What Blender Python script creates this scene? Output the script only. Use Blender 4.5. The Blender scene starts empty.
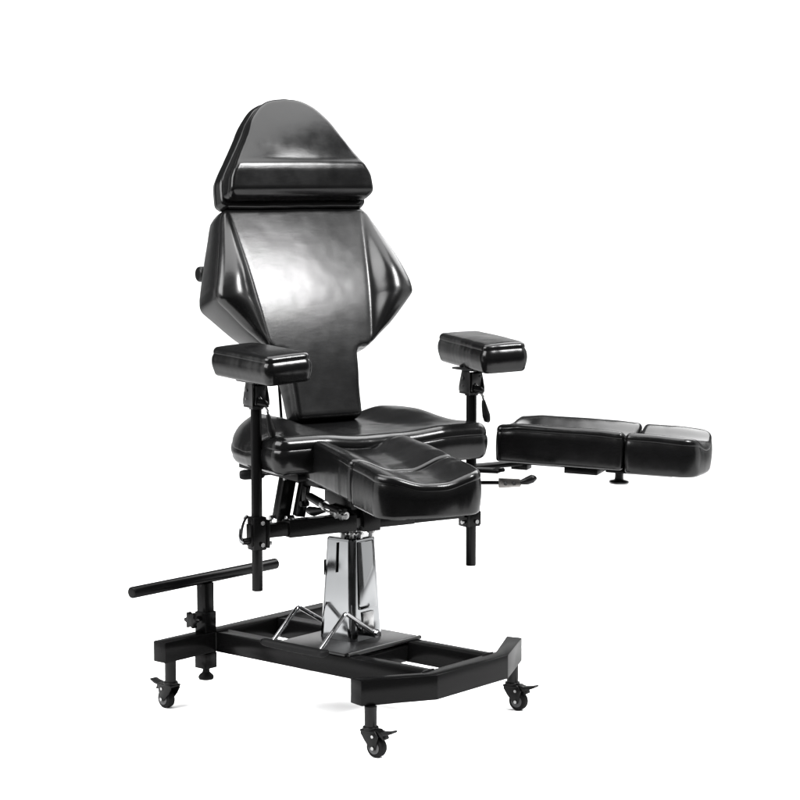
import bpy, bmesh, math, random
import numpy as np
from mathutils import Vector, Matrix
from mathutils import noise as mnoise
from mathutils.geometry import delaunay_2d_cdt
R = math.radians
S = bpy.context.scene
COL = S.collection
random.seed(3)

# ------------------------------------------------------------------ materials
def new_mat(name):
    m = bpy.data.materials.new(name); m.use_nodes = True
    nt = m.node_tree; b = nt.nodes['Principled BSDF']
    return m, nt, b

def noise(nt, scale, detail=4, rough=.55, vec=None, dist=0):
    n = nt.nodes.new('ShaderNodeTexNoise')
    n.inputs['Scale'].default_value = scale; n.inputs['Detail'].default_value = detail
    n.inputs['Roughness'].default_value = rough; n.inputs['Distortion'].default_value = dist
    if vec: nt.links.new(vec, n.inputs['Vector'])
    return n

def bump(nt, h, strength, dist, prev=None):
    b = nt.nodes.new('ShaderNodeBump'); b.inputs['Strength'].default_value = strength
    b.inputs['Distance'].default_value = dist
    nt.links.new(h, b.inputs['Height'])
    if prev: nt.links.new(prev.outputs[0], b.inputs['Normal'])
    return b

def ramp(nt, fac, lo, hi, p0=.35, p1=.65):
    r = nt.nodes.new('ShaderNodeMapRange'); nt.links.new(fac, r.inputs[0])
    r.inputs[1].default_value = p0; r.inputs[2].default_value = p1
    r.inputs[3].default_value = lo; r.inputs[4].default_value = hi
    return r.outputs[0]

def leather(name, base=.0018, rough=(.26, .36), wrinkle=.5, coat=0, coat_rough=.12, spec=.20):
    m, nt, b = new_mat(name)
    tc = nt.nodes.new('ShaderNodeTexCoord'); v = tc.outputs['Object']
    b.inputs['Base Color'].default_value = (base, base*1.01, base*1.05, 1)
    b.inputs['Specular IOR Level'].default_value = 0
    b.inputs['Coat Weight'].default_value = coat; b.inputs['Coat IOR'].default_value = 1.5
    n0 = noise(nt, 14, 4, .6, v)
    nt.links.new(ramp(nt, n0.outputs[0], rough[0], rough[1]), b.inputs['Coat Roughness'])
    # wrinkles: stretched soft folds, then fine pebble grain
    mp = nt.nodes.new('ShaderNodeMapping'); mp.inputs['Scale'].default_value = (.6, 1.7, 1)
    nt.links.new(v, mp.inputs['Vector'])
    n1 = noise(nt, 26, 4, .55, mp.outputs[0])
    b1 = bump(nt, n1.outputs[0], wrinkle, .0012)
    n3 = noise(nt, 3.2, 2, .5, v)
    b3 = bump(nt, n3.outputs[0], .16, .006, b1)
    vo = nt.nodes.new('ShaderNodeTexVoronoi'); vo.inputs['Scale'].default_value = 260
    vo.feature = 'DISTANCE_TO_EDGE'
    nt.links.new(v, vo.inputs['Vector'])
    b2 = bump(nt, vo.outputs['Distance'], .06, .0008, b3)
    nt.links.new(b2.outputs[0], b.inputs['Normal'])
    nt.links.new(b2.outputs[0], b.inputs['Coat Normal'])
    return m

def paint(name, base=.0022, rough=.22, spec=.22, grain=.05):
    m, nt, b = new_mat(name)
    tc = nt.nodes.new('ShaderNodeTexCoord'); v = tc.outputs['Object']
    b.inputs['Base Color'].default_value = (base, base, base*1.03, 1)
    b.inputs['Specular IOR Level'].default_value = 0
    b.inputs['Coat Weight'].default_value = spec; b.inputs['Coat IOR'].default_value = 1.35
    b.inputs['Coat Roughness'].default_value = rough
    n0 = noise(nt, 25, 4, .6, v)
    nt.links.new(ramp(nt, n0.outputs[0], rough-.05, rough+.06), b.inputs['Roughness'])
    n1 = noise(nt, 320, 2, .5, v)
    b1 = bump(nt, n1.outputs[0], grain, .0006)
    nt.links.new(b1.outputs[0], b.inputs['Normal']); nt.links.new(b1.outputs[0], b.inputs['Coat Normal'])
    return m

def metal(name, col, rough):
    m, nt, b = new_mat(name)
    tc = nt.nodes.new('ShaderNodeTexCoord'); v = tc.outputs['Object']
    b.inputs['Base Color'].default_value = (*col, 1)
    b.inputs['Metallic'].default_value = 1
    n0 = noise(nt, 30, 3, .5, v)
    nt.links.new(ramp(nt, n0.outputs[0], rough*.8, rough*1.3), b.inputs['Roughness'])
    return m

LEATHER = leather('black_leather', rough=(.17, .24), wrinkle=.18, coat=.36)
LEATHER_BACK = leather('black_leather_creased', rough=(.23, .27), wrinkle=.16, coat=.5)
PAINT = paint('black_powder_coat')
SATIN = paint('black_satin_paint', .006, .30, .8, .05)
RUBBER = paint('black_rubber', .005, .5, .2, .3)
PLASTIC = paint('black_plastic', .0022, .28, .4, .1)
GREYP = paint('grey_plastic', .045, .5, .5, .1)
GREYM = metal('dark_zinc', (.12, .115, .11), .35)
CHROME = metal('polished_chrome', (.14, .143, .146), .09)
BRIGHT = metal('bright_chrome_rod', (.45, .45, .46), .08)
STEEL = metal('zinc_bolt', (.22, .22, .22), .22)

# ------------------------------------------------------------------ object helpers
WORLD = {}
def ob(name, me, mat, parent=None, M=Matrix.Identity(4), smooth=False, label=None):
    o = bpy.data.objects.new(name, me); COL.objects.link(o)
    if mat is not None and me is not None and not me.materials: me.materials.append(mat)
    if parent is not None:
        o.parent = parent; o.matrix_basis = WORLD[parent.name].inverted() @ M
    else:
        o.matrix_basis = M
    WORLD[o.name] = M.copy()
    if label: o['label'] = label
    return o

class MB:
    """collects boxes, rods, lathes, prisms into one mesh (world or local metres)"""
    def __init__(s): s.bm = bmesh.new()
    def _add(s, bm2, M=None):
        if M is not None: bmesh.ops.transform(bm2, matrix=M, verts=bm2.verts)
        me = bpy.data.meshes.new('t'); bm2.to_mesh(me); bm2.free()
        s.bm.from_mesh(me); bpy.data.meshes.remove(me); return s
    def box(s, c, size, rot=None, bev=.002, seg=2):
        b = bmesh.new(); bmesh.ops.create_cube(b, size=1)
        bmesh.ops.scale(b, vec=size, verts=b.verts)
        if bev: bmesh.ops.bevel(b, geom=b.edges[:], offset=bev, segments=seg, profile=.5, affect='EDGES')
        M = Matrix.Translation(c) @ (rot.to_4x4() if rot is not None else Matrix.Identity(4))
        return s._add(b, M)
    def beam(s, p, q, w, h, up=(0, 0, 1), bev=.002):
        p = Vector(p); q = Vector(q); d = q-p; z = d.normalized()
        u = Vector(up); x = z.cross(u).normalized(); y = x.cross(z)   # w along x, h along y(up)
        rot = Matrix((x, y, z)).transposed()
        return s.box((p+q)/2, (w, h, d.length), rot, bev)
    def rod(s, p, q, r, r2=None, seg=24, bev=0):
        p = Vector(p); q = Vector(q); d = q-p
        b = bmesh.new()
        bmesh.ops.create_cone(b, cap_ends=True, segments=seg, radius1=r, radius2=r if r2 is None else r2, depth=d.length)
        if bev:
            es = [e for e in b.edges if abs(e.verts[0].co.z-e.verts[1].co.z) < 1e-6 and len(e.link_faces) == 2 and any(len(f.verts) > 4 for f in e.link_faces)]
            bmesh.ops.bevel(b, geom=es, offset=bev, segments=3, profile=.5, affect='EDGES')
        M = Matrix.Translation((p+q)/2) @ d.to_track_quat('Z', 'Y').to_matrix().to_4x4()
        return s._add(b, M)
    def lathe(s, p, axis, prof, seg=32):
        b = bmesh.new(); rings = []
        for (r, z) in prof:
            rings.append([b.verts.new((r*math.cos(2*math.pi*k/seg), r*math.sin(2*math.pi*k/seg), z)) for k in range(seg)])
        for a, c in zip(rings, rings[1:]):
            for k in range(seg): b.faces.new((a[k], a[(k+1) % seg], c[(k+1) % seg], c[k]))
        b.faces.new(rings[0][::-1]); b.faces.new(rings[-1])
        M = Matrix.Translation(p) @ Vector(axis).to_track_quat('Z', 'Y').to_matrix().to_4x4()
        return s._add(b, M)
    def sweep(s, pts, rs, seg=16, sub=6):
        pts = [Vector(p) for p in pts]
        if not hasattr(rs, '__len__'): rs = [rs]*len(pts)
        P = []; Q = []
        n = len(pts)
        for i in range(n-1):
            a = pts[max(i-1, 0)]; b_ = pts[i]; c = pts[i+1]; d = pts[min(i+2, n-1)]
            for k in range(sub):
                t = k/sub
                P.append(.5*((2*b_)+(c-a)*t+(2*a-5*b_+4*c-d)*t*t+(-a+3*b_-3*c+d)*t**3))
                Q.append(rs[i]*(1-t)+rs[i+1]*t)
        P.append(pts[-1]); Q.append(rs[-1])
        b = bmesh.new(); rings = []; up = Vector((.13, .21, .97)).normalized()
        for i, p in enumerate(P):
            t = (P[min(i+1, len(P)-1)]-P[max(i-1, 0)]).normalized()
            x = t.cross(up)
            if x.length < 1e-3: x = t.cross(Vector((1, 0, 0)))
            x.normalize(); y = x.cross(t).normalized(); up = y
            x = t.cross(y)
            rings.append([b.verts.new(p+(x*math.cos(2*math.pi*k/seg)+y*math.sin(2*math.pi*k/seg))*Q[i]) for k in range(seg)])
        for a, c in zip(rings, rings[1:]):
            for k in range(seg): b.faces.new((a[k], a[(k+1) % seg], c[(k+1) % seg], c[k]))
        b.faces.new(rings[0][::-1]); b.faces.new(rings[-1])
        return s._add(b)
    def bent(s, pts, r, fr=.012, seg=16):
        """rod with crisp rounded bends"""
        pts = [Vector(p) for p in pts]; out = [pts[0]]
        for a, b_, c in zip(pts, pts[1:], pts[2:]):
            u = (a-b_).normalized(); v = (c-b_).normalized()
            f = min(fr, (a-b_).length*.45, (c-b_).length*.45)
            for k in range(7):
                t = k/6; out.append((1-t)**2*(b_+u*f)+2*t*(1-t)*b_+t*t*(b_+v*f))
        out.append(pts[-1])
        return s.sweep(out, r, seg, 1)
    def prism(s, poly, z0, z1, M=None, bev=.002):
        b = bmesh.new()
        vs = [b.verts.new((x, y, z0)) for x, y in poly]
        f = b.faces.new(vs)
        r = bmesh.ops.extrude_face_region(b, geom=[f])
        bmesh.ops.translate(b, vec=(0, 0, z1-z0), verts=[v for v in r['geom'] if isinstance(v, bmesh.types.BMVert)])
        bmesh.ops.recalc_face_normals(b, faces=b.faces)
        if bev: bmesh.ops.bevel(b, geom=b.edges[:], offset=bev, segments=2, profile=.5, affect='EDGES')
        return s._add(b, M)
    def build(s, name, mat, parent, M=Matrix.Identity(4), label=None, angle=35):
        """pieces that do not touch become objects of their own, under the same parent"""
        bm = s.bm; bmesh.ops.recalc_face_normals(bm, faces=bm.faces); bm.verts.ensure_lookup_table()
        isl = [-1]*len(bm.verts); groups = []
        for v in bm.verts:
            if isl[v.index] >= 0: continue
            g = len(groups); st = [v]; isl[v.index] = g; mem = []
            while st:
                q = st.pop(); mem.append(q)
                for e in q.link_edges:
                    o = e.other_vert(q)
                    if isl[o.index] < 0: isl[o.index] = g; st.append(o)
            lo = [min(q.co[k] for q in mem)-.0015 for k in range(3)]; hi = [max(q.co[k] for q in mem)+.0015 for k in range(3)]
            groups.append([lo, hi])
        root = list(range(len(groups)))
        def find(a):
            while root[a] != a: a = root[a]
            return a
        for a in range(len(groups)):
            for b in range(a):
                if all(groups[a][0][k] <= groups[b][1][k] and groups[b][0][k] <= groups[a][1][k] for k in range(3)): root[find(a)] = find(b)
        first = None
        for r_ in sorted({find(a) for a in range(len(groups))}):
            b2 = bm.copy(); b2.verts.ensure_lookup_table()
            bmesh.ops.delete(b2, geom=[v for v in b2.verts if find(isl[v.index]) != r_], context='VERTS')
            me = bpy.data.meshes.new(name); b2.to_mesh(me); b2.free()
            for p in me.polygons: p.use_smooth = True
            me.set_sharp_from_angle(angle=R(angle))
            o = ob(name, me, mat, parent, M, label=label); first = first or o
        bm.free()
        return first

# ---------------------------------------------------------------- upholstery
def round_poly(pts, radii, step=.006):
    n = len(pts); out = []
    for i in range(n):
        p = np.array(pts[i], float); a = np.array(pts[i-1], float); c = np.array(pts[(i+1) % n], float)
        r = radii[i] if hasattr(radii, '__len__') else radii
        u = (a-p)/np.linalg.norm(a-p); v = (c-p)/np.linalg.norm(c-p)
        cosang = float(np.clip(u@v, -1, 1)); ang = math.acos(cosang)
        if r <= 0 or ang > 3.05: out.append(tuple(p)); continue
        t = min(r/math.tan(ang/2), .48*np.linalg.norm(a-p), .48*np.linalg.norm(c-p)); r2 = t*math.tan(ang/2)
        bis = (u+v)/np.linalg.norm(u+v); ce = p+bis*(r2/math.sin(ang/2))
        s0 = p+u*t; s1 = p+v*t
        a0 = math.atan2(*(s0-ce)[::-1]); a1 = math.atan2(*(s1-ce)[::-1])
        d = (a1-a0+math.pi) % (2*math.pi)-math.pi
        k = max(3, int(abs(d)*r2/step))
        for j in range(k+1): out.append((ce[0]+r2*math.cos(a0+d*j/k), ce[1]+r2*math.sin(a0+d*j/k)))
    # resample evenly
    P = np.array(out); Q = np.vstack([P, P[:1]]); L = np.r_[0, np.cumsum(np.linalg.norm(np.diff(Q, axis=0), axis=1))]
    m = max(24, int(L[-1]/step)); tt = np.linspace(0, L[-1], m, endpoint=False)
    return np.c_[np.interp(tt, L, Q[:, 0]), np.interp(tt, L, Q[:, 1])]

def catmull(pts, sub=8):
    P = [np.array(p, float) for p in pts]; n = len(P); out = []
    for i in range(n-1):
        a = P[max(i-1, 0)]; b = P[i]; c = P[i+1]; d = P[min(i+2, n-1)]
        for k in range(sub):
            t = k/sub; out.append(tuple(.5*((2*b)+(c-a)*t+(2*a-5*b+4*c-d)*t*t+(-a+3*b-3*c+d)*t**3)))
    out.append(tuple(P[-1])); return out

def seg_dist(P, poly):
    A = poly; B = np.roll(poly, -1, axis=0); D = B-A; L2 = (D**2).sum(1)+1e-12
    best = np.full(len(P), 9.)
    for i in range(len(A)):
        t = np.clip(((P-A[i])@D[i])/L2[i], 0, 1)
        d = np.linalg.norm(P-(A[i]+t[:, None]*D[i]), axis=1); best = np.minimum(best, d)
    return best
def inside(P, poly):
    x, y = P[:, 0], P[:, 1]; c = np.zeros(len(P), bool); n = len(poly)
    for i in range(n):
        x1, y1 = poly[i]; x2, y2 = poly[(i+1) % n]
        k = ((y1 > y) != (y2 > y)) & (x < (x2-x1)*(y-y1)/((y2-y1) if y2 != y1 else 1e-12)+x1); c ^= k
    return c

def pad_mesh(name, outline, top, bottom, r=.018, rb=.014, grid=.008, bulge=.003, seam=True, seamz=.006, rough_top=1.0):
    """upholstered cushion: outline (n,2), top(x,y)->z, bottom(x,y)->z; rounded upper edge, sewn seam, bulging side"""
    o = np.array(outline)
    area = .5*np.sum(o[:, 0]*np.roll(o[:, 1], -1)-np.roll(o[:, 0], -1)*o[:, 1])
    if area < 0: o = o[::-1]
    t = np.roll(o, -1, 0)-np.roll(o, 1, 0); t /= np.linalg.norm(t, axis=1)[:, None]
    nin = np.c_[-t[:, 1], t[:, 0]]
    for _ in range(2):
        nin = nin*.5+.25*(np.roll(nin, 1, 0)+np.roll(nin, -1, 0)); nin /= np.linalg.norm(nin, axis=1)[:, None]
    sd = random.uniform(0, 50)
    def nz(x, y, f, k=0): return mnoise.noise(Vector((x*f+sd, y*f-sd, k)))
    o = o+nin*np.array([.0016*nz(x, y, 14)+.0004*nz(x, y, 55) for x, y in o])[:, None]
    top0 = top
    edge = o.copy()
    def top(x, y, d=None):
        return top0(x, y)+rough_top*(.0012*nz(x, y, 8, 3)+.0004*nz(x, y, 26, 5))
    rings = []
    NT = 7
    for k in range(NT):                                   # from inner top to the edge
        a = (math.pi/2)*k/(NT-1); d = r*(1-math.sin(a)); dz = r*(1-math.cos(a))
        p = o+nin*d; z = np.array([top(x, y) for x, y in p])-dz; rings.append((p, z))
    ztop = np.array([top(x, y) for x, y in o])-r
    zbot = np.array([bottom(x, y) for x, y in o])+rb
    H = ztop-zbot
    ts = []
    if seam:
        s0 = seamz/np.mean(H); g = .0011
        ts += [(s0*.3, 0), (s0-.0016/np.mean(H), -.0001), (s0, .0009), (s0+.0016/np.mean(H), -.0001)]
    for q in (.25, .4, .55, .7, .85, 1.0):
        if not ts or q > ts[-1][0]+.02: ts.append((q, -bulge*math.sin(math.pi*q)))
    for q, ins in ts:
        p = o+nin*ins; rings.append((p, ztop-H*q))
    for k in range(1, 5):
        a = (math.pi/2)*k/4; p = o+nin*rb*(1-math.cos(a)); rings.append((p, zbot-rb*math.sin(a)))
    n = len(o); V = []; F = []
    for p, z in rings: V += [(p[i, 0], p[i, 1], z[i]) for i in range(n)]
    for a in range(len(rings)-1):
        for i in range(n):
            j = (i+1) % n; F.append((a*n+i, (a+1)*n+i, (a+1)*n+j, a*n+j))
    def fill(ring, fn, base, flip, g):
        lo = ring.min(0); hi = ring.max(0)
        gx = np.arange(lo[0]+g/2, hi[0], g); gy = np.arange(lo[1]+g/2, hi[1], g)
        G = np.array([(x+(g/2 if k % 2 else 0), y) for k, y in enumerate(gy) for x in gx])
        G = G[inside(G, ring)]; G = G[seg_dist(G, ring) > g*.6]
        vs = [Vector(p) for p in ring]+[Vector(p) for p in G]
        ed = [(i, (i+1) % n) for i in range(n)]
        ov, oe, of, vo_, eo, fo = delaunay_2d_cdt(vs, ed, [], 1, 1e-6)
        idx = {}
        for k, v in enumerate(ov):
            src = vo_[k]; rr = [q for q in src if q < n]
            if rr: idx[k] = base+rr[0]
            else: idx[k] = len(V); V.append((v.x, v.y, fn(v.x, v.y)))
        for f in of:
            f = [idx[q] for q in f]
            if len(set(f)) < 3: continue
            a, b, c = (V[q] for q in f[:3])
            up = (b[0]-a[0])*(c[1]-a[1])-(b[1]-a[1])*(c[0]-a[0]) > 0
            F.append(f if up != flip else f[::-1])
    fill(rings[0][0], top, 0, False, grid)
    fill(rings[-1][0], bottom, (len(rings)-1)*n, True, .05)
    me = bpy.data.meshes.new(name); me.from_pydata(V, [], F); me.validate(); me.update()
    bm = bmesh.new(); bm.from_mesh(me); bmesh.ops.recalc_face_normals(bm, faces=bm.faces)
    bmesh.ops.smooth_vert  # noqa
    bm.to_mesh(me); bm.free()
    for p in me.polygons: p.use_smooth = True
    return me

def sm(a, b, x):
    t = min(max((x-a)/(b-a), 0), 1); return t*t*(3-2*t)

# ================================================================= frames
# base frame: x forward along the rails, y across, z up.  The seat assembly is swivelled on the column.
UC = Vector((-.130, .040, 0)); UPHI = R(-17.5)
U = Matrix.Translation(UC) @ Matrix.Rotation(UPHI, 4, 'Z')
I4 = Matrix.Identity(4)

chair = bpy.data.objects.new('tattoo_chair', None); COL.objects.link(chair)
chair['label'] = 'black leather hydraulic tattoo chair with splayed split leg rests on a chrome column'
chair['category'] = 'tattoo chair'
WORLD['tattoo_chair'] = I4.copy()

# ================================================================= base frame
ZT = .2027
A, K, WN, WF, SW = .3215, .154, .338, .355, .103
b = MB()
# bent front bar
BW = .052
outer = [(A-SW-.005, -WN), (A, -K), (A, K), (A-SW, WF)]
inner = [(A-SW-BW*.9, WF-.012), (A-BW, K+.012), (A-BW, -K-.012), (A-SW-BW*.95-.005, -WN+.012)]
b.prism(outer+inner, ZT-.068, ZT, bev=.003)
# rear bar
b.box((-.5336, .0, ZT-.030), (.05, .71, .060), bev=.003)
# rails
for y in (-.1292, .1292):
    b.box(((-.5086+A-BW)/2, y, ZT-.0305), (.5086+A-BW, .05, .059), bev=.003)
# cross members beneath the plate
b.box((-.015, 0, ZT-.034), (.04, .208, .045), bev=.002)
b.box((-.27, 0, ZT-.034), (.04, .208, .045), bev=.002)
for y in (-.1545, .1545):
    for x in (-.5070, A-BW-.0015):
        b.sweep([(x, y, ZT-.058), (x, y+.0006, ZT-.03), (x, y, ZT-.002)], [.0026, .0032, .0026], 8)
for y in (-.1292, .1292):
    for x in (-.5075, A-BW-.001):
        b.sweep([(x, y-.024, ZT-.0002), (x+.0006, y, ZT+.0002), (x, y+.024, ZT-.0002)], [.0020, .0026, .0020], 8)
frame = b.build('base_frame', PAINT, chair)
p = MB()
p.box((-.132, .0, ZT+.0045), (.25, .312, .008), bev=.0015)
p.rod((-.004, -.145, ZT+.002), (-.004, .165, ZT+.002), .0065)
p.build('base_plate', SATIN, chair)

# ================================================================= column
CX, CY = -.145, .027
def rsq(h, c, z, n=5):                                     # square with broad rounded corners
    out = []
    for q in range(4):
        a0 = math.pi/2*q; sx = (1, -1, -1, 1)[q]; sy = (1, 1, -1, -1)[q]
        arc = [(CX+sx*(h-c)+c*math.cos(a0+math.pi/2*k/n), CY+sy*(h-c)+c*math.sin(a0+math.pi/2*k/n), z) for k in range(n+1)]
        e = .0015                                          # support points keep the flats flat
        t0 = (-math.sin(a0), math.cos(a0)); t1 = (math.cos(a0), math.sin(a0))
        out.append((arc[0][0]-t0[0]*e, arc[0][1]-t0[1]*e, z)); out += arc
        out.append((arc[-1][0]-t1[0]*e, arc[-1][1]-t1[1]*e, z))
    return out
V = []; F = []
levels = [(ZT+.009, .0670, .020), (ZT+.010, .06695, .020), (.30, .06235, .019), (.40, .0573, .018), (.4925, .05265, .017), (.495, .0525, .017), (.499, .0512, .0165), (.501, .0485, .016), (.5013, .046, .015)]
for z, h, c in levels: V += rsq(h, c, z)
N = 32
for a in range(len(levels)-1):
    for i in range(N): j = (i+1) % N; F.append((a*N+i, a*N+j, (a+1)*N+j, (a+1)*N+i))
F.append(tuple(range((len(levels)-1)*N, len(levels)*N)))
me = bpy.data.meshes.new('column_cover'); me.from_pydata(V, [], F); me.update()
for q in me.polygons: q.use_smooth = True
me.set_sharp_from_angle(angle=R(35))
colm = ob('column_cover', me, CHROME, chair)
# raised panel on the +x face, dark slits, base skirt
m = MB()
m.prism([(-.036, .30), (.036, .30), (.037, .315), (.033, .492), (-.033, .492), (-.037, .315)], 0, .005,
        Matrix.Translation((CX+.0622, CY, 0)) @ Matrix(((0, -.055, 1, 0.0165), (1, 0, 0, 0), (0, 1, 0, 0), (0, 0, 0, 1))), .002)
m.build('cover_panel', CHROME, colm)
m = MB()
m.box((CX-.002, CY-.0580, .446), (.0022, .004, .085), Matrix.Rotation(R(-3), 3, 'X'), 0)
m.box((CX-.0570, CY-.0420, .41), (.004, .018, .045), None, .0015)
m.build('cover_slot', PLASTIC, colm)
m = MB()
m.box((CX+.065, CY-.002, .262), (.008, .045, .060), None, .002)
m.build('cover_tab', STEEL, colm)
m = MB()                                                   # piston and swivel head
m.rod((CX, CY, .49), (CX, CY, .56), .026)
m.build('piston', CHROME, chair)
m = MB()
for dx, dy in ((.03, -.03), (.045, -.012), (.012, -.045), (.05, .03)):
    m.rod((CX+dx, CY+dy, .500), (CX+dx, CY+dy, .524), .0075, seg=6)
    m.rod((CX+dx, CY+dy, .512), (CX+dx, CY+dy, .517), .012, seg=20)
m.build('mounting_bolt', STEEL, chair)

# ================================================================= foot pump pedal
m = MB()
m.bent([(-.232, .020, .238), (-.235, -.097, .304), (-.235, -.206, .217)], .0062, .010)
m.bent([(-.058, .026, .232), (-.055, -.097, .309), (-.055, -.206, .219)], .0062, .010)
m.rod((-.245, .02, .238), (-.205, .02, .238), .010)
m.rod((-.078, .026, .232), (-.046, .026, .232), .0115)
m.rod((-.052, .026, .232), (-.042, .026, .232), .0075, seg=6)
ped = m.build('pump_lever', BRIGHT, chair)
m = MB()
m.sweep([(-.262, -.216, .222), (-.25, -.212, .218), (-.15, -.209, .216), (-.06, -.209, .216), (-.035, -.212, .218), (-.022, -.205, .222)],
        [.006, .0115, .0125, .0125, .0115, .007], 18)
m.build('pedal_bar', RUBBER, ped)

# ================================================================= casters
def caster(cx, cy, top, heading, parent=chair):
    """stem, fork, wheel with brake; heading = direction of the brake lever"""
    M = Matrix.Translation((cx, cy, 0)) @ Matrix.Rotation(heading, 4, 'Z')
    ox = .020                                              # trail of the wheel
    m = MB()
    m.rod((0, 0, .078), (0, 0, top-.001), .0165)
    m.rod((0, 0, .072), (0, 0, .080), .0215, bev=.002)
    m.box((.002, 0, .0705), (.048, .040, .007), None, .003)
    for sy in (-1, 1):
        T = Matrix(((1, 0, 0, 0), (0, 0, 1, sy*.0165-.0018), (0, 1, 0, 0), (0, 0, 0, 1)))
        m.prism([(-.020, .073), (.026, .073), (.036, .060), (.032, .040), (.027, .022), (.013, .022), (-.008, .044), (-.020, .062)], 0, .0036, T, .001)
    c = m.build('caster', PLASTIC, parent, M)
    m = MB()
    m.lathe((ox, -.0125, .027), (0, 1, 0), [(.014, 0), (.0215, 0), (.0255, .002), (.027, .006), (.027, .019), (.0255, .023), (.0215, .025), (.014, .025)], 40)
    m.build('wheel', RUBBER, c, M)
    m = MB()
    m.lathe((ox, -.0146, .027), (0, 1, 0), [(.0115, 0), (.0165, .0003), (.0165, .0022), (.0125, .003), (.0125, .026), (.0165, .027), (.0165, .0289), (.0115, .0292)], 36)
    m.build('rim', GREYP, c, M)
    m = MB()
    for sy in (-1, 1):
        m.rod((ox, sy*.0165, .027), (ox, sy*.0215, .027), .0052, seg=6)
        m.rod((.019, sy*.0165, .058), (.019, sy*.0205, .058), .0042, seg=12)
    m.build('axle_bolt', STEEL, c, M)
    m = MB()
    m.box((.034, 0, .066), (.030, .026, .014), Matrix.Rotation(R(12), 3, 'Y'), .003)
    m.prism([(.040, .0575), (.050, .050), (.053, .055), (.047, .064), (.062, .066), (.078, .073), (.0805, .0765), (.077, .079), (.060, .0745), (.040, .072)], -.0125, .0125,
            Matrix(((1, 0, 0, 0), (0, 0, 1, 0), (0, 1, 0, 0), (0, 0, 0, 1))), .002)
    m.build('brake_lever', PLASTIC, c, M)
    return c
caster(.226, -.315, ZT-.068, R(4))
caster(.213, .318, ZT-.068, R(8))
caster(-.536, -.310, ZT-.060, R(176))
caster(-.536, .310, ZT-.060, R(190))

# ================================================================= foot bar on its post
m = MB()
m.rod((-.53, -.462, .361), (-.53, .122, .361), .0165, bev=.003)
fb = m.build('foot_bar', PAINT, chair)
m = MB()
m.box((-.5325, -.1715, .262), (.036, .036, .170), None, .002)
m.rod((-.5325, -.186, .340), (-.5325, -.190, .340), .004)
m.build('foot_bar_post', PAINT, chair)
m = MB()
m.box((-.5325, -.1715, ZT+.030), (.044, .044, .060), None, .002)
m.box((-.5325, -.1715, .119), (.046, .046, .046), None, .002)
m.build('post_sleeve', PAINT, chair)
m = MB()
m.rod((-.5325, -.1935, .245), (-.5325, -.222, .245), .008)
pts = []
for k in range(60):
    a = 2*math.pi*k/60; rr = .0215+.0045*math.cos(6*a)
    pts.append((rr*math.cos(a), rr*math.sin(a)))
m.prism(pts, 0, .016, Matrix.Translation((-.5325, -.220, .245)) @ Matrix.Rotation(R(90), 4, 'X'), .002)
m.build('star_knob', PLASTIC, chair)
m = MB()
m.lathe((-.5325, -.1715, .062), (0, 0, 1), [(.021, 0), (.0225, .003), (.0225, .009), (.019, .014), (.011, .021), (.0095, .034)], 32)
m.build('levelling_foot', RUBBER, chair)

# ================================================================= arm bar and posts (swivelled frame)
def Uo(m, name, mat, parent=chair, label=None, M=U): return m.build(name, mat, parent, M, label)
AX, AZ, AY = .052, .552, .353
m = MB()
m.box((AX, -.155, AZ), (.046, .215, .046), None, .002)
m.box((AX, .085, AZ), (.046, .12, .040), None, .002)
m.box((AX, 0, AZ+.003), (.055, .055, .060), None, .002)
Uo(m, 'arm_sleeve', PAINT)
m = MB()
m.box((AX, -.298, AZ), (.036, .080, .036), None, .002)
m.box((AX, .232, AZ-.002), (.036, .175, .034), None, .002)
Uo(m, 'arm_bar', PAINT)
m = MB()
for y, h in ((-.245, .008), (-.21, .008), (-.12, .007), (-.085, .007)):
    m.rod((AX, y, AZ+.022), (AX, y, AZ+.026), h, seg=20)
Uo(m, 'sleeve_screw', STEEL)
# mounting block
m = MB()
m.box((.0, 0, .575), (.10, .13, .03), None, .003)
m.box((-.02, 0, .62), (.15, .11, .07), None, .004)
m.box((-.04, 0, .668), (.24, .30, .030), None, .003)
m.box((-.07, -.02, .694), (.30, .44, .022), None, .003)
Uo(m, 'seat_mount', PAINT)

def post(side, ztop, zbot, cy):
    m = MB(); y = side*AY
    m.rod((AX, y, zbot), (AX, y, ztop), .0150, seg=32, bev=.0015)
    Uo(m, 'armrest_post', PAINT)
    m = MB()
    m.box((AX, y, cy), (.040, .040, .092 if side < 0 else .054), None, .003)
    m.box((AX, y+side*.021-side*.0, cy-.004), (.030, .010, .060 if side < 0 else .04), None, .002)
    m.box((AX, y-side*.024, cy-.002), (.046, .010, .078 if side < 0 else .05), None, .002)
    c = Uo(m, 'post_clamp', PAINT)
    m = MB()
    for dz in (-.030, .030) if side < 0 else (-.012,):
        m.rod((AX+.020, y+.004, cy+dz), (AX+.027, y+.004, cy+dz), .0065, seg=6)
        m.rod((AX+.010, y-side*.028, cy+dz), (AX+.010, y-side*.040, cy+dz), .0055, seg=6)
    Uo(m, 'clamp_bolt', STEEL, c)
    return c
cn = post(-1, .958, .388, AZ-.004)
cf = post(1, .950, .388, AZ-.020)
# chrome cam lever of the near clamp
m = MB()
m.sweep([(AX, -AY-.026, .528), (AX, -AY-.048, .530), (AX, -AY-.050, .555), (AX-.004, -AY-.040, .582), (AX-.006, -AY-.026, .598)], [.0065, .0065, .006, .0055, .0045], 12)
Uo(m, 'clamp_lever', CHROME, cn)
m = MB()
m.rod((AX, -AY-.018, .528), (AX, -AY-.044, .528), .0095)
Uo(m, 'cam_knob', PLASTIC, cn)

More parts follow.
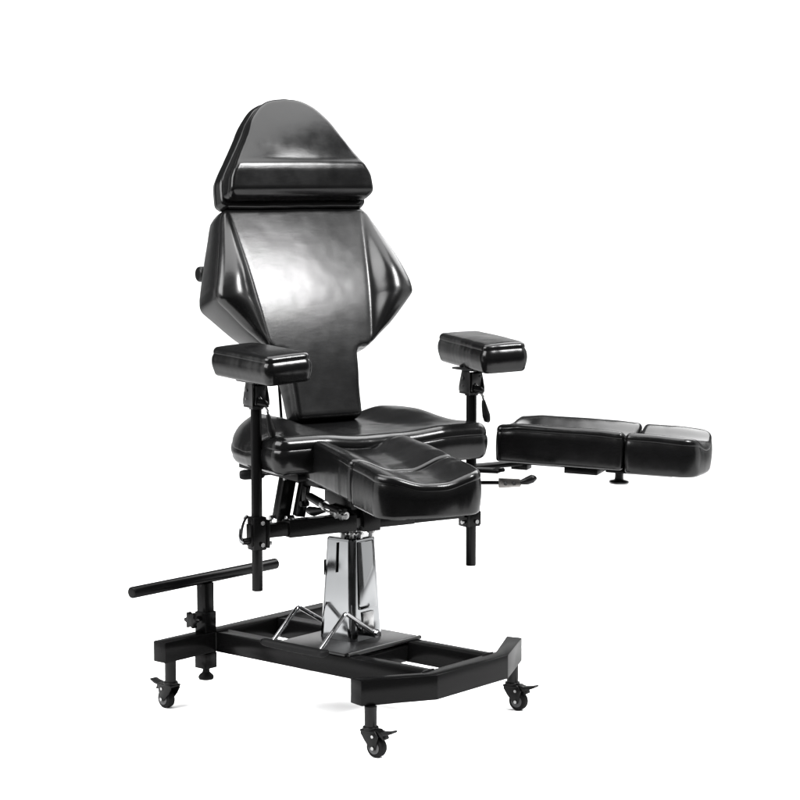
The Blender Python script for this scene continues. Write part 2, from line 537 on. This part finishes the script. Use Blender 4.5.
# ================================================================= armrests
def armrest(side, cx, cy, zt, yaw, L, W, H, roll, pitch):
    M = U @ Matrix.Translation((cx, cy, zt)) @ Matrix.Rotation(yaw, 4, 'Z') @ Matrix.Rotation(roll, 4, 'X') @ Matrix.Rotation(pitch, 4, 'Y')
    o = round_poly([(-L/2, -W/2), (L/2, -W/2), (L/2, W/2), (-L/2, W/2)], .019, .005)
    top = lambda x, y: .005*(1-(2*x/L)**4)*(1-(2*y/W)**2)
    me = pad_mesh('armrest_pad', o, top, lambda x, y: -H, r=.013, rb=.013, grid=.008, bulge=.006, seamz=.004)
    pad = ob('armrest', me, LEATHER, chair, M)
    # hinge bracket under the pad
    y = side*AY; m = MB()
    zb = zt-H-.075
    T = lambda yy: U @ Matrix(((1, 0, 0, AX), (0, 0, 1, yy), (0, 1, 0, zb), (0, 0, 0, 1)))
    prof = [(-.028, .006), (.026, -.004), (.026, .062), (.018, .078), (.002, .080), (-.012, .070), (-.022, .040), (-.028, .020)]
    mm = MB()
    mm.prism(prof, -.0015, .0015, Matrix(((1, 0, 0, AX), (0, 0, 1, y-.024), (0, 1, 0, zb), (0, 0, 0, 1))), .0006)
    mm.prism([(-a+.002, b_) for a, b_ in prof][::-1], -.0015, .0015, Matrix(((1, 0, 0, AX), (0, 0, 1, y+.024), (0, 1, 0, zb), (0, 0, 0, 1))), .0006)
    mm.box((AX, y, zb+.002), (.050, .052, .006), None, .001)
    mm.rod((AX, y, zb-.006), (AX, y, zb+.001), .0195)
    mm.box((AX, y, zt-H-.004), (.10, .07, .006), None, .001)
    mm.box((AX+.016, y, zb+.032), (.020, .032, .060), Matrix.Rotation(R(10), 3, 'Y'), .003)
    hb = mm.build('hinge_bracket', SATIN, pad, U)
    m = MB()
    m.rod((AX-.004, y-.030, zb+.046), (AX-.004, y+.030, zb+.046), .0055, seg=16)
    m.rod((AX-.008, y-.0275, zb+.022), (AX-.008, y-.0255, zb+.022), .0035, seg=12)
    m.sweep([(AX+.026, y-.004, zb+.028), (AX+.034, y+.004, zb+.012), (AX+.038, y+.016, zb-.010)], [.004, .004, .0034], 12)
    m.rod((AX+.022, y+.012, zb+.050), (AX+.032, y+.012, zb+.050), .004, seg=10)
    m.build('hinge_pin', STEEL, pad, U)
    m = MB()
    m.sweep([(AX+.026, y-.010, zb+.016), (AX+.034, y+.006, zb+.012), (AX+.036, y+.014, zb+.004)], [.010, .010, .007], 12)
    m.build('release_cam', PLASTIC, pad, U)
    m = MB()
    m.sweep([(AX+.037, y+.014, zb-.006), (AX+.039, y+.017, zb-.022)], [.0032, .003], 10)
    m.build('lever_rod', CHROME, pad, U)
    m = MB()
    m.sweep([(AX+.038, y+.016, zb-.018), (AX+.040, y+.018, zb-.036), (AX+.044, y+.022, zb-.062), (AX+.046, y+.024, zb-.078), (AX+.046, y+.024, zb-.082)],
            [.0045, .008, .0115, .009, .003], 16)
    m.build('lever_grip', PLASTIC, pad, U)
armrest(-1, .047, -.336, 1.050, R(2.5), .300, .140, .080, R(3.5), R(1.5))
armrest(1, .043, .392, 1.052, R(-13), .375, .132, .084, R(2.5), R(1))

# ================================================================= backrest
def frame_at(x0, z0, rec):
    r = R(rec)                                             # local x -> Y(left), local y -> up the back, local z -> outward normal
    ex = Vector((0, 1, 0)); ey = Vector((-math.sin(r), 0, math.cos(r))); ez = ex.cross(ey)
    return U @ Matrix(((ex.x, ey.x, ez.x, x0), (ex.y, ey.y, ez.y, 0), (ex.z, ey.z, ez.z, z0), (0, 0, 0, 1)))
MB_ = frame_at(-.142, .826, 20)
half = [(.107, .0), (.111, .10), (.118, .200), (.155, .200), (.235, .262), (.326, .352), (.322, .385), (.289, .488), (.246, .610), (.228, .632)]
rad = [.014, .2, .035, .035, .3, .03, .05, .4, .03, .02]
pts = half+[(-x, y) for x, y in half[::-1]]
o = round_poly(pts, rad+rad[::-1], .0055)
hx = np.array([p[0] for p in half]); hy = np.array([p[1] for p in half])
def bw(s):
    ys = [.0, .10, .19, .20, .262, .352, .385, .488, .610, .632]; ws = [.107, .111, .117, .15, .235, .326, .322, .289, .246, .228]
    return float(np.interp(s, ys, ws))
def back_top(x, s):
    ax = abs(x); z = .030*math.sin(math.pi*min(max((s+.0)/.72, 0), 1))**1.2   # gently domed panel
    z -= .001*min(ax/.2, 1)**2
    xc = .172+.050*(s-.24)/.38
    w = max(bw(s), xc+.02)
    amp = sm(.19, .37, s)*(1-sm(.40, .655, s))
    if ax > xc-.012:
        t = (ax-xc)/(w-xc)
        if t > 0:
            q = math.sin(math.pi*.80*min(t, 1.05)**.85)*sm(-.05, .42, t)**.6
            z += .047*amp*q
        g = (ax-xc)/.010
        z -= .0005*math.exp(-g*g)*sm(.2, .30, s)*(1-sm(.50, .61, s))
    return z
me = pad_mesh('backrest', o, back_top, lambda x, y: -.082, r=.013, rb=.012, grid=.006, bulge=.003, seamz=.007, rough_top=.45)
back = ob('backrest', me, LEATHER_BACK, chair, MB_)
m = MB()
m.box((0, .42, -.088), (.36, .24, .010), None, .003)
m.box((0, .05, -.090), (.10, .26, .014), None, .003)
for sx in (-1, 1):
    m.beam((sx*.075, -.06, -.090), (sx*.075, .32, -.090), .030, .012, (0, 0, 1))
m.build('back_bracket', PAINT, back, MB_)
m = MB()
for sx in (-1, 1):
    m.rod((sx*.17, .475, -.104), (sx*.27, .475, -.110), .009)
    m.rod((sx*.262, .475, -.114), (sx*.291, .475, -.114), .0225, bev=.007)
m.build('back_knob', PLASTIC, back, MB_)
m = MB()
m.rod((-.28, -.082, .70), (-.31, -.084, .96), .0042)
m.build('gas_strut', PAINT, chair, U)

# ================================================================= headrest
MH = frame_at(-.309, 1.452, 16)
hh = catmull([(.236, .045), (.232, .066), (.217, .094), (.193, .130), (.153, .196), (.135, .228), (.113, .256), (.088, .281), (.052, .300), (0, .307)], 6)
pts = [(.222, .0), (.240, .012)]+hh
pts = pts+[(-x, y) for x, y in pts[-2::-1]]
o = round_poly(pts, [.006, .018]+[0]*(len(pts)-4)+[.018, .006], .005)
def head_top(x, s):
    edge = 1-sm(.70, 1.0, abs(x)/max(.02, float(np.interp(s, [0, .05, .13, .2, .25, .29, .3], [.24, .235, .19, .145, .112, .045, .02]))))
    roll = sm(-.01, .030, s)
    z = .018*roll + .016*min(max(s/.092, 0), 1)
    k = max(0, s-.092)
    z -= .0012*math.exp(-((s-.091)/.007)**2)
    z -= .004*sm(0, .020, k) + .038*(k/.2)**1.7
    z -= .010*(abs(x)/.22)**2*sm(.0, .06, k)
    return z
me = pad_mesh('headrest', o, head_top, lambda x, y: -.040, r=.010, rb=.006, grid=.0055, bulge=.001, seamz=.005, rough_top=.4)
head = ob('headrest', me, LEATHER, chair, MH)
o2 = round_poly([(x*1.015, y if y > .02 else y-.017) for x, y in pts], [.006, .018]+[0]*(len(pts)-4)+[.018, .006], .006)
me = pad_mesh('headrest_shell', o2, lambda x, y: -.042, lambda x, y: -.108, r=.012, rb=.022, grid=.02, bulge=.004, seam=False)
ob('headrest_shell', me, LEATHER, head, MH)
m = MB()
for sx in (-1, 1): m.rod((sx*.07, -.08, -.075), (sx*.07, .06, -.075), .008)
m.build('headrest_rod', CHROME, head, MH)

# ================================================================= seat
right = catmull([(-.315, 0), (-.312, .11), (-.285, .20), (-.225, .275), (-.140, .322), (-.04, .338), (.06, .344), (.135, .346)], 6)
front = [(.162, .330), (.167, .18), (.160, .0)]
pts = right+front
pts = pts+[(x, -y) for x, y in pts[-2:0:-1]]
nr = len(right)
rr_ = [0]*(nr-1)+[.03, .035, .1, 0, .1, .06, .03]+[0]*200
o = round_poly(pts, rr_[:len(pts)], .007)
def seat_top(x, y):
    ay = abs(y)
    side = sm(.10, .215, ay)*(1-sm(.235, .345, ay)*.8)
    fx = 1-sm(-.10, .12, x)
    z = .006+.032*side*(fx*.95+.05)
    d = math.hypot(max(0, -x-.08)/.235, ay/.34)
    z -= .030*sm(.78, 1.02, d)*sm(.10, -.06, x) if x < .1 else 0
    z += .006*sm(.06, .22, ay)*sm(-.05, .10, x)-.004*(1-sm(.05, .2, ay))
    g = (ay-.115)/.014
    return z
me = pad_mesh('seat', o, seat_top, lambda x, y: -.092, r=.028, rb=.024, grid=.009, bulge=.004, seamz=.004)
MS = U @ Matrix.Translation((0, 0, .806))
seat = ob('seat', me, LEATHER, chair, MS)
# recline strut, levers below the seat
m = MB()
m.beam((-.105, -.163, .690), (-.118, -.185, .548), .040, .034, (1, 0, 0), .002)
m.beam((-.060, -.130, .690), (-.075, -.150, .560), .030, .024, (1, 0, 0), .002)
m.box((-.10, -.17, .540), (.05, .05, .014), None, .002)
m.beam((-.10, -.17, .540), (AX-.02, -.10, .545), .03, .02)
Uo(m, 'recline_strut', PAINT)
m = MB()
m.rod((-.128, -.205, .553), (-.128, -.215, .553), .0075, seg=6)
m.rod((-.070, -.170, .556), (-.070, -.195, .556), .010, bev=.002)
m.rod((-.088, -.185, .668), (-.088, -.19, .668), .006, seg=6)
Uo(m, 'strut_bolt', STEEL)
m = MB()
m.box((-.085, -.19, .704), (.17, .20, .012), None, .002)
Uo(m, 'seat_plate', PAINT)
m = MB()
m.rod((-.066, -.165, .690), (-.069, -.300, .690), .0052)
ll = Uo(m, 'release_lever', PAINT)
m = MB()
m.sweep([(-.069, -.272, .690), (-.070, -.276, .690), (-.082, -.318, .690), (-.086, -.331, .690)], [.010, .0135, .0145, .010], 20)
Uo(m, 'rubber_grip', RUBBER, ll)

# ================================================================= leg rests
def legrest(X, Y, z, sp, ti, W, flip, label=None):
    L1, L2, T = .385, .226, .116
    Md = U @ Matrix.Translation((X, Y, z)) @ Matrix.Rotation(sp, 4, 'Z') @ Matrix.Rotation(ti, 4, 'Y')
    def valley(y, rim, depth):
        t = abs(y-W/2)/(W/2)
        return -depth*(1-sm(.16, .88, t))
    def top1(x, y): return valley(y, .052, .032*sm(-.02, .06, x)) - .004*sm(.30, .385, x) - .007*(1-sm(0, .08, x))
    o = round_poly([(0, 0), (L1-.003, 0), (L1-.003, W), (0, W)], [.014]*4, .006)
    me = pad_mesh('leg_rest', o, top1, lambda x, y: -T, r=.015, rb=.010, grid=.007, bulge=.002, seamz=.005)
    lr = ob('leg_rest', me, LEATHER, chair, Md, label=label)
    def top2(x, y):
        k = (x-L1)/L2
        return valley(y, .052+.01*k, .034-.012*k) - .005-.007*sm(.35, 1.05, k)
    e = L1+L2
    o = round_poly([(L1+.003, 0), (e-.018, 0), (e, W*.5), (e-.018, W), (L1+.003, W)], [.012, .055, .3, .055, .012], .006)
    me = pad_mesh('foot_pad', o, top2, lambda x, y: -T-.007, r=.015, rb=.010, grid=.007, bulge=.003, seamz=.006)
    ob('foot_pad', me, LEATHER, lr, Md)
    m = MB()
    m.box((.24, W/2, -T-.011), (.40, .080, .010), None, .002)
    m.box((.24, W/2, -T-.020), (.10, .10, .022), None, .002)
    m.box((.42, W/2, -T-.011), (.20, .15, .010), None, .004)
    m.box((.045, W/2, -T-.020), (.05, .05, .030), None, .002)
    m.build('support_rail', PAINT, lr, Md)
    m = MB()
    m.lathe((.345, W/2, -T-.058), (0, 0, 1), [(.018, 0), (.0285, .002), (.030, .007), (.026, .010), (.014, .013), (.0125, .020), (.0125, .046)], 32)
    m.build('foot_stop', SATIN, lr, Md)
    return lr, Md
NL, MN = legrest(.072, -.221, .808, R(-10.6), R(2.2), .290, False)
FL, MF = legrest(.018, .463, .797, R(38.5), R(1.6), .264, True)

# hinge rods under the far leg rest
m = MB()
m.beam((-.03, .16, .663), (-.03, .62, .663), .050, .012, (0, 0, 1), .002)
m.beam((-.02, .25, .674), (.155, .385, .676), .050, .010, (0, 0, 1), .002)
m.beam((.0, -.08, .660), (.17, -.09, .660), .050, .012, (0, 0, 1), .002)
m.rod((.128, .376, .672), (.176, .380, .682), .006)
m.build('hinge_arm', PAINT, chair, U)
m = MB()
m.rod((.03, .26, .636), (.152, .392, .641), .0055)
m.build('hinge_rod', PAINT, chair, U)
m = MB()
d = Vector((.177-.149, .431-.387, 0)).normalized(); nrm = Vector((d.y, -d.x, 0))
c0 = Vector((.149, .387, .640)); Mx = Matrix(((d.x, 0, nrm.x, c0.x), (d.y, 0, nrm.y, c0.y), (0, 1, 0, c0.z), (0, 0, 0, 1)))
m.prism([(-.004, -.012), (.000, -.014), (.058, -.011), (.062, -.004), (.062, .006), (.056, .012), (-.004, .014)], -.005, .005, Mx, .0015)
hb = m.build('swivel_bracket', GREYM, chair, U)
m = MB()
for k in (.016, .040):
    q = c0+d*k; m.rod(q+nrm*.004, q+nrm*.008, .0060, seg=20); 
m.build('bracket_bolt', STEEL, hb, U)
m = MB()
m.sweep([(.180, .436, .642), (.190, .452, .646), (.196, .468, .652), (.198, .480, .652)], [.006, .0115, .0125, .004], 16)
m.build('swivel_knob', PLASTIC, chair, U)

# levers below the near leg rest
m = MB()
m.beam((.020, -.180, .66), (.012, -.180, .612), .010, .022, (1, 0, 0))
m.rod((.010, -.192, .609), (.010, -.168, .609), .008)
m.build('hinge_tab', PAINT, chair, U)
m = MB()
m.sweep([(.036, -.180, .634), (.042, -.180, .633), (.095, -.180, .624), (.118, -.180, .620)], [.006, .0115, .0125, .0115], 20)
m.rod((.118, -.18, .620), (.20, -.178, .612), .007)
m.build('leg_lever', PLASTIC, chair, U)
m = MB()
m.sweep([(.112, -.180, .6205), (.124, -.180, .6185)], [.0132, .0132], 20)
m.rod((.118, -.175, .603), (.20, -.172, .605), .0032)
m.rod((.200, -.185, .606), (.236, -.178, .606), .010, seg=20)
for k in range(3):
    m.rod((.205+.014*k, -.196, .604+.003*(k % 2)), (.205+.014*k, -.178, .604), .0085, seg=6)
m.build('lever_fitting', STEEL, chair, U)
m = MB()
m.sweep([(.028, -.178, .596), (.034, -.178, .594), (.060, -.178, .594), (.095, -.176, .600), (.118, -.175, .603)], [.005, .011, .0135, .0085, .004], 18)
m.build('lever_knob', PLASTIC, chair, U)

# ================================================================= studio
def emit_panel(name, loc, target, sx, sy, power, col=(1, 1, 1)):
    l = bpy.data.lights.new(name, 'AREA'); l.shape = 'RECTANGLE'; l.size = sx; l.size_y = sy; l.energy = power; l.color = col
    o = bpy.data.objects.new(name, l); COL.objects.link(o); o.location = loc
    o.rotation_euler = (Vector(target)-Vector(loc)).to_track_quat('-Z', 'Y').to_euler()
    return o

# white paper sweep: floor then a cove up to the background wall, square to the camera
cam_loc = Vector((3.8274, -4.4567, 1.5329)); ang = math.atan2(4.4567, -3.8274)-.0079
fw = Vector((math.cos(ang), math.sin(ang), 0)); rt = Vector((math.sin(ang), -math.cos(ang), 0))
def sheet(name, prof, wid):
    V = []; F = []; nx = 2
    for (d, z) in prof:
        for k in (-1, 1): q = fw*d+rt*(k*wid); V.append((q.x, q.y, z))
    for i in range(len(prof)-1): F.append((2*i, 2*i+1, 2*i+3, 2*i+2))
    me = bpy.data.meshes.new(name); me.from_pydata(V, [], F); me.update()
    for p_ in me.polygons: p_.use_smooth = True
    return me
WHITE, nt, bs = new_mat('matt_white_paper')
bs.inputs['Base Color'].default_value = (.86, .86, .86, 1); bs.inputs['Roughness'].default_value = .9
bs.inputs['Specular IOR Level'].default_value = .1
tc = nt.nodes.new('ShaderNodeTexCoord'); nn = noise(nt, 40, 4, .6, tc.outputs['Object'])
bb = bump(nt, nn.outputs[0], .05, .001); nt.links.new(bb.outputs[0], bs.inputs['Normal'])
f = ob('floor', sheet('floor', [(-1.3, .0), (-.6, 0), (0, 0), (5.6, 0)], 8), WHITE); f['kind'] = 'structure'
DARK, nt, bs = new_mat('unseen_dark_floor_mat')
bs.inputs['Base Color'].default_value = (.02, .02, .021, 1); bs.inputs['Roughness'].default_value = .7
f = ob('unseen_dark_floor', sheet('unseen_dark_floor', [(-11, -.006), (-5, -.006), (5, -.006), (10, -.006)], 12), DARK); f['kind'] = 'structure'  # unseen dark floor, added to cut light bounced onto the chair's front faces
cove = [(5.6, 0)]+[(5.6+1.6*math.sin(a), 1.6*(1-math.cos(a))) for a in np.linspace(.05, math.pi/2, 16)]+[(7.2, 2.2), (7.2, 2.95)]
f = ob('backdrop', sheet('backdrop', cove, 8), WHITE); f['kind'] = 'structure'

c = Vector((-.1, 0, 0))
def polar(az, dist, z): return c+Vector((math.cos(R(az))*dist, math.sin(R(az))*dist, z))
cam_az = math.degrees(math.atan2(-4.4567, 3.8274))          # about -49
q = fw*.15; emit_panel('overhead_softbox', (q.x, q.y, 3.4), (0, 0, 0), 2.8, 2.8, 270)
emit_panel('key_softbox', polar(13.5, 2.7, 3.32), (-.35, .1, 1.2), .8, .95, 300)
emit_panel('left_panel', polar(cam_az-88, 2.6, 1.35), (-.1, 0, 1.1), 1.9, 2.5, 30)
emit_panel('right_panel', polar(cam_az+100, 2.8, 1.3), (-.1, 0, 1.0), 1.6, 2.3, 26)
emit_panel('added_fill_left_front', polar(cam_az-62, 3.3, 3.1), (-.1, -.1, 0), 3.0, 2.2, 440)  # added fill lamp, washes out the shadows under the chair
emit_panel('added_fill_right_rear', polar(cam_az+138, 2.6, 3.0), (-.1, 0, 0), 2.2, 2.2, 230)  # added fill from behind, lifts the floor shadows
q = fw*4.6; emit_panel('background_light', (q.x, q.y, 4.6), (fw.x*7.2, fw.y*7.2, 1.2), 6.0, .8, 190)  # added lamp out of view, only to turn the backdrop white

w = bpy.data.worlds.new('World'); S.world = w; w.use_nodes = True
w.node_tree.nodes['Background'].inputs[0].default_value = (1, 1, 1, 1)
w.node_tree.nodes['Background'].inputs[1].default_value = .22

# ================================================================= camera
cam = bpy.data.cameras.new('camera'); co = bpy.data.objects.new('camera', cam); COL.objects.link(co)
cam.sensor_width = 36; cam.lens = 2134.6*36/800; cam.clip_end = 100
pit = .1072
dirv = Vector((math.cos(ang)*math.cos(pit), math.sin(ang)*math.cos(pit), -math.sin(pit)))
co.location = cam_loc; co.rotation_euler = dirv.to_track_quat('-Z', 'Y').to_euler()
S.camera = co
S.view_settings.view_transform = 'Standard'; S.view_settings.look = 'None'
S.view_settings.exposure = 0; S.view_settings.gamma = 1
S.cycles.use_denoising = True
S.cycles.max_bounces = 8
